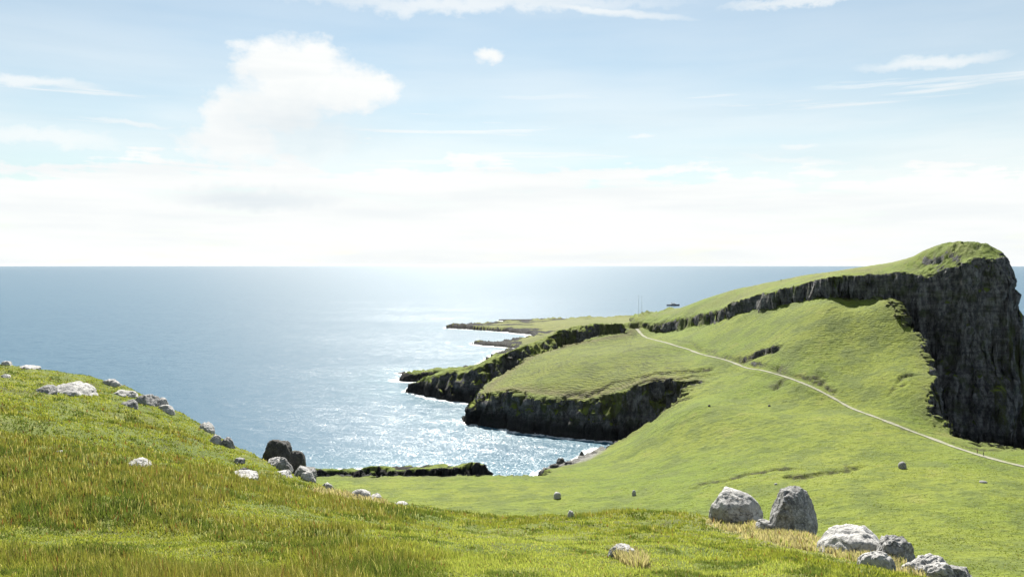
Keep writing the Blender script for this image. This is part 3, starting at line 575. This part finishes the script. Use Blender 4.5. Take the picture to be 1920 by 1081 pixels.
# ------------------------------------------------------------------ path
def path():
    m, T = newmat('pale_concrete'); pos = T.n('ShaderNodeNewGeometry').outputs['Position']
    c = T.mix(T.rng(T.noise(pos, .5, 5, .6), .35, .65), (.155, .155, .115), (.23, .22, .165)); c = T.mix(T.m('MULTIPLY', T.rng(T.noise(pos, .4, 5, .7), .48, .6), .7), c, (.15, .17, .06))
    out(T, T.n('ShaderNodeBsdfPrincipled', Base_Color=c, Roughness=.9))
    t = np.gradient(pc, axis=0); t /= np.linalg.norm(t, axis=1, keepdims=True); nn = np.column_stack([-t[:, 1], t[:, 0]])
    wv = 1.1 + .35 * vn2(np.arange(len(pc)) / 4.0, np.zeros(len(pc)), 3)
    prof = [(-1.15, -1.2), (-1.0, .10), (-.85, .15), (-.8, .08), (.8, .08), (.85, .15), (1.0, .10), (1.15, -1.2)]
    V = np.stack([np.column_stack([pc + nn * (wv * a)[:, None], pz + b]) for a, b in prof], 1)
    nr = len(prof); o = mesh_obj('path', V.reshape(-1, 3), gridfaces(len(pc), nr)[:, ::-1], m, smooth=False); tagp(o, kind='structure', label='pale concrete footpath winding over the isthmus')
path()

# ------------------------------------------------------------------ rocks
def rock_material(name, lo, hi, spot, moss):
    m, T = newmat(name); tc = T.n('ShaderNodeNewGeometry'); pos = tc.outputs['Position']
    a = T.noise(pos, 2.2, 6, .65); b = T.noise(pos, 9, 5, .65); c_ = T.noise(pos, 30, 3, .6)
    vor = T.n('ShaderNodeTexVoronoi', {'feature': 'DISTANCE_TO_EDGE'}, Vector=T.vm('ADD', T.vm('MULTIPLY', pos, (1, 1, 1.6)), T.vm('MULTIPLY', T.noise(pos, 3, 4, .6, out=1), (.7, .7, .7))), Scale=1.1).outputs[0]
    crack = T.rng(vor, .0, .022, 1, 0)
    c = T.mix(T.rng(a, .36, .64), lo, hi); c = T.mix(T.m('MULTIPLY', T.rng(b, .52, .62), .7), c, spot)
    c = T.mix(T.m('MULTIPLY', T.rng(b, .44, .34), .7), c, tuple(q * .45 for q in lo))
    c = T.mix(T.m('MULTIPLY', T.rng(T.noise(pos, 1.3, 4), .56, .68), moss), c, (.07, .075, .025))
    c = T.mix(T.m('MULTIPLY', crack, .55), c, (.05, .048, .045))
    h = T.m('SUBTRACT', T.m('ADD', T.m('MULTIPLY', a, .12), T.m('ADD', T.m('MULTIPLY', b, .05), T.m('MULTIPLY', c_, .012))), T.m('MULTIPLY', crack, .04))
    bp = T.n('ShaderNodeBump', Strength=1, Distance=1., Height=h)
    out(T, T.n('ShaderNodeBsdfPrincipled', Base_Color=c, Roughness=.88, Normal=bp.outputs[0])); return m
M_PALE = rock_material('lichened_pale_rock', (.26, .255, .25), (.39, .385, .375), (.47, .46, .44), .15)
M_GREY = rock_material('weathered_grey_rock', (.12, .12, .12), (.25, .248, .245), (.40, .395, .385), .1)
M_DARK = rock_material('dark_basalt_boulder', (.028, .028, .028), (.055, .054, .052), (.09, .088, .08), .3)
def ico(sub):
    import bmesh
    bm = bmesh.new(); bmesh.ops.create_icosphere(bm, subdivisions=sub, radius=1); V = np.array([v.co[:] for v in bm.verts]); F = np.array([[v.index for v in f.verts] for f in bm.faces]); bm.free(); return V, F
ICO = {s: ico(s) for s in (3, 4, 5, 6)}
def rock_mesh(seed, size, sub=5, facets=9, cut=.72, rough=.09, lean=(0, 0)):
    V, F = ICO[sub]; V = V / (np.abs(V) ** 2.7).sum(1, keepdims=True) ** (1 / 2.7); rs = np.random.RandomState(seed)
    for _ in range(facets):
        nrm = rs.normal(size=3); nrm /= np.linalg.norm(nrm); d = rs.uniform(cut, cut + .2) * 1.08; k = V @ nrm - d
        V -= np.where(k > 0, k * .88, 0)[:, None] * nrm
    q = V * 1.0 + seed * 3.7
    dsp = fbm3(q[:, 0] * 1.6, q[:, 1] * 1.6, q[:, 2] * 1.9, 3, seed) * rough * 1.6 + fbm3(q[:, 0] * 5, q[:, 1] * 5, q[:, 2] * 6, 4, seed + 5, .6) * rough * .9 - np.maximum(crease(fbm3(q[:, 0] * 2.1, q[:, 1] * 2.1, q[:, 2] * 3.0, 2, seed + 9)) - .78, 0) * rough * 2.2
    V *= (1 + dsp)[:, None]; V = V * np.array(size)
    V[:, 0] += V[:, 2] * lean[0]; V[:, 1] += V[:, 2] * lean[1]
    return V, F
HILLROCKS = []
def rock(px0, px1, pyt, pyb, seed, label, mat, depth=None, group=None, sub=4, sink=.3, hf=None, facets=9, cut=.72, rough=.09, name='boulder', cat='rock', yaw=0, dd=.8, lean=(0, 0), r1=110, taper=0):
    """rock that spans px0..px1 and pyt..pyb in the photograph, standing on the ground found there"""
    cxp = (px0 + px1) / 2
    if depth is None:
        x, y, z = ground_hit(cxp, pyb - (pyb - pyt) * .12, hf, r1=r1)
        if hf is None:
            y = min(y, float(np.interp(cxp, [q[0] for q in nf], [q[2] for q in nf])) - .6); x = y * (cxp - CX) / FPX; z = float(HN(np.array([x]), np.array([y]))[0])
    else: y = depth; x = y * (cxp - CX) / FPX; z = float((hf or HN)(np.array([x]), np.array([y]))[0])
    wid = (px1 - px0) * y / FPX / 2; top = CH - y * (pyt - HY) / FPX; bot = CH - y * (pyb - HY) / FPX
    hgt = max(top - min(bot, z), .15); sz = hgt * (1 + sink) / 2
    V, F = rock_mesh(seed, (1, dd, 1), sub, facets, cut, rough, lean)
    V[:, :2] *= (1 - taper * np.clip(V[:, 2:3] + .1, 0, 1))
    V[:, 0] *= wid / ((V[:, 0].max() - V[:, 0].min()) / 2); V[:, 0] -= (V[:, 0].max() + V[:, 0].min()) / 2
    V[:, 1] *= wid; V[:, 2] *= 2 * sz / (V[:, 2].max() - V[:, 2].min()); V[:, 2] -= V[:, 2].max()
    o = mesh_obj(name, V, F, mat); o.location = (x, y + wid * dd * .4, top)
    # origin at the base
    o.data.transform(__import__('mathutils').Matrix.Translation((0, 0, hgt))); o.location.z -= hgt
    tagp(o, label, cat, group); return o
RR = 'boulders of the outcrop at the lower right'
rock(1334, 1444, 921, 974, 11, 'broad pale dome-shaped boulder, leftmost of the outcrop at the lower right', M_PALE, 38.6, RR, 6, .9, facets=12, cut=.76, rough=.05, dd=1.0, lean=(-.3, 0), taper=.2)
rock(1446, 1546, 919, 1010, 23, 'tall craggy grey boulder with a dark right side, standing beside the dome-shaped one', M_GREY, 35, RR, 6, .5, facets=20, cut=.62, rough=.085, dd=.9, lean=(-.05, .25), taper=.16)
rock(1420, 1456, 974, 1000, 31, 'small pale stone in dry grass between the dome-shaped boulder and the tall craggy one', M_PALE, 35.5, RR, 5, .4)
rock(1548, 1690, 998, 1058, 42, 'long smooth pale boulder with dry grass lapping its near side', M_PALE, 27.3, RR, 6, 1.8, facets=6, cut=.8, rough=.06, dd=1.0)
rock(1636, 1722, 1008, 1064, 57, 'dark-faced wedge-shaped boulder leaning on the long smooth pale one', M_GREY, 26.3, RR, 6, 1.0, facets=9, cut=.7, rough=.1, lean=(.1, 0))
rock(1608, 1692, 1038, 1100, 64, 'rounded pale boulder at the bottom edge, left of the spiky grass tuft', M_PALE, 21.5, RR, 6, 1.0, rough=.09)
rock(1692, 1792, 1046, 1105, 71, 'lumpy grey boulder at the bottom edge, right of the spiky grass tuft', M_PALE, 22, RR, 6, 1.2, rough=.12, facets=11)
rock(1770, 1832, 1064, 1110, 83, 'low grey stone trailing downhill at the far right end of the outcrop', M_GREY, 23.5, RR, 5, .4, rough=.12)
rock(1140, 1197, 1023, 1050, 90, 'lone whitish stone in the grass near the bottom centre', M_PALE, None, None, 5, .5, facets=10, cut=.68, rough=.13)
LR = 'rocks scattered over the left hillside'
for a in ((238, 284, 852, 874, 101, 'rounded pale rock alone in the grass in the middle of the left hillside', M_PALE),
          (96, 120, 842, 852, 102, 'tiny flat pale stone in the grass left of the lone rounded rock', M_PALE),
          (84, 165, 707, 736, 103, 'wide cracked pale outcrop lying just under the skyline of the left hillside', M_PALE),
          (60, 98, 716, 736, 104, 'low grey rock touching the left end of the wide cracked outcrop', M_GREY),
          (0, 20, 671, 686, 105, 'pale rock on the skyline at the left edge of the photo', M_PALE),
          (30, 66, 682, 692, 106, 'thin flat pale slab on the skyline near the left edge', M_PALE),
          (0, 18, 697, 708, 107, 'pale slab in the grass just below the skyline at the left edge', M_PALE),
          (188, 222, 704, 722, 108, 'slender pinkish pale rock on the skyline right of the wide cracked outcrop', M_PALE),
          (206, 252, 724, 742, 109, 'low pale rock, upper of two just left of the skyline cluster', M_PALE),
          (226, 254, 742, 764, 110, 'small pale rock, lower of two just left of the skyline cluster', M_GREY),
          (250, 292, 728, 758, 111, 'steep grey rock, left one of the skyline cluster', M_GREY),
          (282, 316, 736, 764, 112, 'pale rock in the middle of the skyline cluster', M_PALE),
          (292, 326, 752, 772, 113, 'pale rock, lowest and rightmost of the skyline cluster', M_PALE),
          (372, 400, 786, 802, 114, 'small pinkish rock on the skyline down-slope of the cluster', M_PALE),
          (392, 412, 806, 832, 115, 'thin upright rock slab, left one of the pair on the skyline', M_PALE),
          (408, 438, 810, 838, 116, 'blocky grey rock, right one of the pair on the skyline', M_GREY),
          (434, 458, 852, 870, 117, 'small tilted grey stone just above the dark lump on the lower slope', M_GREY),
          (444, 472, 868, 892, 118, 'small dark lump of rock on the lower slope left of the black boulders', M_DARK),
          (424, 478, 882, 896, 119, 'low pale rock under the small dark lump', M_PALE)):
    a = list(a); a[2] += .36 * (a[3] - a[2]); rock(*a, group=LR, sub=5, sink=1.7, dd=1.2, facets=12, cut=.66)
BR = 'rocks of the outcrop below the black boulders'
rock(490, 545, 824, 868, 121, 'large black rounded boulder against the sea, left one of two', M_DARK, 50, 'black boulders against the sea', 5, .6, rough=.07, cut=.78)
rock(536, 574, 845, 882, 122, 'smaller black rounded boulder against the sea, right one of two', M_DARK, 48.5, 'black boulders against the sea', 5, .7, rough=.07, cut=.78)
for a in ((492, 532, 858, 890, 123, 'sloping pale rock directly under the large black boulder', M_PALE, 47.5), (516, 548, 858, 892, 124, 'grey rock between the two black boulders and the grass', M_GREY, 47),
          (544, 590, 876, 900, 125, 'dark grey rock under the smaller black boulder', M_GREY, 46), (564, 590, 884, 912, 126, 'white-topped rock at the right foot of the outcrop under the black boulders', M_PALE, 45),
          (502, 545, 884, 908, 127, 'long low pale rock in the grass below the black boulders', M_PALE, 44), (594, 626, 905, 924, 128, 'pale round stone on the skyline right of the black boulders outcrop', M_PALE, 44.5)):
    rock(*a[:7], depth=a[7], group=BR, sub=5, sink=.9, dd=1.0, facets=12, cut=.66)
BW = 'pale stones along the brow in the middle'
for a in ((654, 696, 916, 940, 131, 'pinkish pale rock on the brow, left one of the row', M_PALE, 44), (690, 716, 926, 944, 132, 'small pale rock on the brow at the right end of the pinkish one', M_PALE, 44),
          (730, 764, 941, 952, 133, 'flat pale slab on the brow right of the pinkish rock', M_PALE, 44.5), (1064, 1078, 957, 968, 134, 'small whitish stone on the brow in the centre', M_PALE, 43)):
    rock(*a[:7], depth=a[7], group=BW, sub=4, sink=1.8, dd=1.1)
# stones out on the isthmus
HF = lambda x, y: H(x, y, True)
IR = 'stones lying on the green isthmus'
for a in ((1185, 1193, 918, 930, 141, 'white upright stone on the near isthmus', M_PALE), (1038, 1052, 922, 935, 142, 'low pale stone on the near isthmus nearest the cove', M_PALE),
          (1686, 1700, 865, 880, 143, 'grey upright cairn-like stone on the green below the path', M_GREY), 
          (1327.5, 1332.5, 758, 762, 145, 'small dark stone on the green left of the path, nearer the cove', M_DARK), (1440, 1445, 758, 762, 146, 'small dark stone on the green left of the path, nearer the path', M_DARK),
          (1452, 1458, 905, 909, 148, 'white dot-like stone above the boulders of the outcrop', M_PALE),
          (1838, 1853, 901, 906, 149, 'low dark and pale stone on the green right of the boulders', M_GREY)):
    rock(*a, group=IR, sub=3, sink=.5, hf=HF, r1=600, dd=.9)
# beach boulders
rs = np.random.RandomState(8)
for i, (px, py, wpx) in enumerate(((1024, 884, 16), (1040, 877, 20), (1052, 868, 22), (1066, 872, 18), (1060, 880, 14), (1091, 851, 12), (1012, 887, 9))):
    d = (CH - 2) * FPX / (py - HY)
    rock(px - wpx / 2, px + wpx / 2, py - wpx * .42, py + 2, 160 + i, ('black boulder at the lower left end of the pile on the cove beach', 'large low black boulder in the middle of the pile on the cove beach', 'largest black boulder at the top of the pile on the cove beach', 'black boulder on the landward side of the pile on the cove beach', 'small black boulder at the foot of the pile on the cove beach', 'lone black boulder high up on the pale cove beach', 'tiny black rock in the water beside the pile on the cove beach')[i], M_DARK, d, 'black boulders on the cove beach', 4, .8, hf=HF, rough=.14)

# ------------------------------------------------------------------ air
def haze():
    m, T = newmat('sea_air'); v = T.n('ShaderNodeVolumePrincipled', Color=(.92, .96, 1.0), Density=4e-6); v.inputs['Anisotropy'].default_value = 0
    T.n('ShaderNodeOutputMaterial', Volume=v.outputs[0])
    a = 64000; V = np.array([(x, y, z) for z in (-12, 128) for x, y in ((-a, -a), (a, -a), (a, a), (-a, a))]); F = np.array([(0, 3, 2, 1), (4, 5, 6, 7), (0, 1, 5, 4), (1, 2, 6, 5), (2, 3, 7, 6), (3, 0, 4, 7)])
    tagp(mesh_obj('haze', V, F, m, smooth=False), kind='stuff', label='thin sea haze paling the far water and horizon', cat='haze')
haze()

# ------------------------------------------------------------------ boat
def simple_mat(name, col, rough=.5, spot=None):
    m, T = newmat(name); pos = T.n('ShaderNodeNewGeometry').outputs['Position']
    c = T.mix(T.m('MULTIPLY', T.rng(T.noise(pos, 3, 5, .6), .45, .7), .5), col, tuple(q * .6 for q in col))
    out(T, T.n('ShaderNodeBsdfPrincipled', Base_Color=c, Roughness=rough)); return m
M_HULL = simple_mat('navy_hull_paint', (.02, .025, .045)); M_WHITE = simple_mat('white_boat_paint', (.7, .7, .68)); M_GLASS = simple_mat('dark_window_glass', (.02, .03, .04), .1)
M_MAST = simple_mat('galvanised_steel', (.42, .45, .46), .45); M_WOOD = simple_mat('deck_wood', (.2, .14, .09), .7)
def box(x0, x1, y0, y1, z0, z1, tp=0.0):
    V = [(x0, y0, z0), (x1, y0, z0), (x1, y1, z0), (x0, y1, z0), (x0 + tp, y0 + tp, z1), (x1 - tp, y0 + tp, z1), (x1 - tp, y1 - tp, z1), (x0 + tp, y1 - tp, z1)]
    return np.array(V, float), np.array([(0, 3, 2, 1), (4, 5, 6, 7), (0, 1, 5, 4), (1, 2, 6, 5), (2, 3, 7, 6), (3, 0, 4, 7)])
def joinm(ps):
    Vs, Fs, n = [], [], 0
    for v, f in ps: Vs.append(v); Fs.append(f + n); n += len(v)
    return np.vstack(Vs), np.vstack(Fs)
def tube(path_, rad, seg=8):
    p = np.array(path_, float); rad = np.broadcast_to(np.asarray(rad, float), (len(p),)); t = np.gradient(p, axis=0); t /= np.linalg.norm(t, axis=1, keepdims=True)
    up = np.where(np.abs(t[:, 2:3]) > .9, [[1., 0, 0]], [[0, 0, 1.]]); a = np.cross(t, up); a /= np.linalg.norm(a, axis=1, keepdims=True); b = np.cross(t, a)
    th = np.linspace(0, 2 * np.pi, seg, endpoint=False); V = p[:, None] + rad[:, None, None] * (a[:, None] * np.cos(th)[None, :, None] + b[:, None] * np.sin(th)[None, :, None])
    V = V.reshape(-1, 3); F = []
    for i in range(len(p) - 1):
        for j in range(seg): k = (j + 1) % seg; F.append((i * seg + j, i * seg + k, (i + 1) * seg + k, (i + 1) * seg + j))
    n = len(V); V = np.vstack([V, p[:1], p[-1:]]); e = (len(p) - 1) * seg
    for j in range(0, seg, 2): k = (j + 1) % seg; l = (j + 2) % seg; F.append((j, n, l, k)); F.append((e + j, e + k, e + l, n + 1))
    return V, np.array(F)
def empty(name, loc, label, cat, group=None, rz=0):
    e = bpy.data.objects.new(name, None); C.objects.link(e); e.location = loc; e.rotation_euler = (0, 0, rz); e.empty_display_size = .5; return tagp(e, label, cat, group)
def boat():
    d = 100 * FPX / (573 - HY); root = empty('boat', (d * (1262 - CX) / FPX, d, 0), 'small ship with a dark hull and pale deckhouse out on the glittering sea', 'boat', rz=R(4))
    Ls = 31.0; st = np.linspace(-.5, .5, 21); secs = []
    for s in st:
        wv = 3.6 * (1 - max(0, (s - .15) / .35) ** 2.2) * (1 - .15 * max(0, (-s - .3) / .2)); sh = 2.6 + 1.6 * max(0, s) ** 1.5 * 2.6 + .5 * max(0, -s)
        secs.append([(s * Ls + (.9 * max(0, s - .3) * 5) * q, wv * y, z) for q, y, z in ((0, -.55, -.8), (.4, -.9, .4), (1, -1, sh), (1, -.94, sh), (.7, -.93, sh - .9), (.7, .93, sh - .9), (1, .94, sh), (1, 1, sh), (.4, .9, .4), (0, .55, -.8))])
    V = np.array(secs).reshape(-1, 3); nr = 10; F = [(i * nr + j, i * nr + (j + 1) % nr, (i + 1) * nr + (j + 1) % nr, (i + 1) * nr + j) for i in range(20) for j in range(nr)]
    F += [(0, 9, 8, 1), (1, 8, 7, 2), (0 + 200, 201, 208, 209), (201, 202, 207, 208)]
    mesh_obj('hull', V, F, M_HULL, root, False)
    mesh_obj('deckhouse', *joinm([box(-6, 7, -2.5, 2.5, 1.9, 5.0, .15), box(-3.6, 5.0, -2.1, 2.1, 5.0, 7.2, .2)]), M_WHITE, root, False)
    for y in (-2.47, 2.47):
        for x in (-4.5, -2, .5, 3, 5.2): mesh_obj('window', *box(x - .6, x + .6, y - .06, y + .06, 3.2, 4.2), M_GLASS, root, False)
    mesh_obj('mast', *joinm([tube([(3.5, 0, 7), (3.5, 0, 10.8)], .14), tube([(3.5, -1.3, 9.6), (3.5, 1.3, 9.6)], .08)]), M_MAST, root, False)
    mesh_obj('funnel', *tube([(-3, 0, 5.0), (-3.2, 0, 7.0), (-3.3, 0, 8.2)], [.8, .75, .7], 12), M_HULL, root, True)
    mesh_obj('railing', *joinm([tube([(x, y, 2.5), (x, y, 4.4)], .05, 6) for y in (-3.1, 3.1) for x in np.arange(-14, 9, 2.3)] + [tube([(-14, y, 4.4), (9, y, 4.4)], .05, 6) for y in (-3.1, 3.1)]), M_MAST, root, False)
boat()
# ------------------------------------------------------------------ masts on the saddle
for px, lab in ((1197.5, 'left one of two tall thin masts on the saddle behind the top of the path'), (1203.5, 'right one of two tall thin masts on the saddle behind the top of the path')):
    d = 686; x = d * (px - CX) / FPX; z = float(H(np.array([x]), np.array([float(d)]))[0]); top = CH - d * (553 - HY) / FPX; hh = top - z
    r = empty('mast', (x, d, z), lab, 'mast', 'pair of masts on the saddle')
    mesh_obj('pole', *tube([(0, 0, -1), (0, 0, hh * .5), (0, 0, hh)], [.13, .10, .08]), M_MAST, r)
    mesh_obj('crossbar', *tube([(-.7, 0, hh - 1.2), (.7, 0, hh - 1.2)], .07), M_MAST, r)
    mesh_obj('footing', *box(-.6, .6, -.6, .6, -1, .35, .1), M_MAST, r, False)
# ------------------------------------------------------------------ people (all far away, a few pixels tall)
def person(px, d, label, jacket, trousers, seed, hf=H, rz=0., z=None):
    rs = np.random.RandomState(seed); x = d * (px - CX) / FPX
    z = float(H(np.array([x]), np.array([float(d)]))[0]) if z is None else z
    r = empty('person', (x, d, z), label, 'person', 'walkers in the distance', rz)
    J = [(0, 0, .95), (0, .02, 1.15), (0, .03, 1.38), (0, .02, 1.50), (0, .0, 1.60), (0, -.01, 1.72),          # 0-5 spine to crown
         (.1, 0, .9), (.12, -.14, .48), (.12, -.1, .07), (.12, -.26, .04),                                         # 6-9 leg forward
         (-.1, 0, .9), (-.12, .06, .50), (-.12, .24, .12), (-.12, .12, .04),                                      # 10-13 leg back
         (.19, .02, 1.40), (.25, .1, 1.14), (.25, -.02, .92), (.25, -.06, .82), (-.19, .02, 1.40), (-.25, -.02, 1.14), (-.25, -.16, .94), (-.25, -.2, .84)]
    Ed = [(0, 1), (1, 2), (2, 3), (3, 4), (4, 5), (0, 6), (6, 7), (7, 8), (8, 9), (0, 10), (10, 11), (11, 12), (12, 13), (2, 14), (14, 15), (15, 16), (16, 17), (2, 18), (18, 19), (19, 20), (20, 21)]
    Rd = [.15, .14, .16, .06, .10, .08, .10, .065, .045, .04, .10, .065, .045, .04, .07, .05, .035, .03, .07, .05, .035, .03]
    me = bpy.data.meshes.new('body'); me.from_pydata(J, Ed, []); me.materials.append(mats_skin(jacket, trousers))
    o = bpy.data.objects.new('body', me); C.objects.link(o); o.parent = r
    sm = o.modifiers.new('skin', 'SKIN'); o.modifiers.new('sub', 'SUBSURF').levels = 1
    for i, v in enumerate(me.skin_vertices[0].data): v.radius = (Rd[i], Rd[i] * .85); v.use_root = i == 0
    V, F = ICO[3]; V = V * np.array([.105, .115, .11]) + np.array([0, .015, 1.68]); V[:, 2] = np.maximum(V[:, 2], 1.64)
    mesh_obj('hair', V, F, simple_mat('dark_hair', (.03, .022, .015), .8), r)
def mats_skin(j, t):
    m, T = newmat('clothed_body'); z = T.xyz(T.n('ShaderNodeTexCoord').outputs['Object'])[2]
    c = T.mix(T.m('GREATER_THAN', z, .93), t, j); c = T.mix(T.m('GREATER_THAN', z, 1.50), c, (.45, .28, .2)); c = T.mix(T.m('LESS_THAN', z, .1), c, (.03, .03, .03))
    out(T, T.n('ShaderNodeBsdfPrincipled', Base_Color=c, Roughness=.8)); return m
def pathz(d):
    k = np.argmin(np.abs(pc[:, 1] - d)); return float(pc[k, 0]), float(pz[k] + .12)
for d, lab, j, t, s, off in ((293.5, 'walker in a dark red top on the path by the cliff, left one of two', (.16, .03, .03), (.03, .03, .04), 1, .5), (289.5, 'walker in black on the path by the cliff, right one of two', (.02, .02, .025), (.03, .03, .04), 2, -.4)):
    x, z = pathz(d); person(CX + FPX * (x + off) / d, d, lab, j, t, s, rz=R(70), z=z)
person(1464.5, 562, 'lone dark figure standing on the skyline of the headland crest', (.03, .03, .04), (.03, .03, .03), 3)
person(1140, 668, 'walker in black at the top of the path, left one of two', (.03, .03, .035), (.02, .02, .03), 4)
person(1146.5, 670, 'walker in blue at the top of the path, right one of two', (.03, .05, .12), (.03, .03, .03), 5)
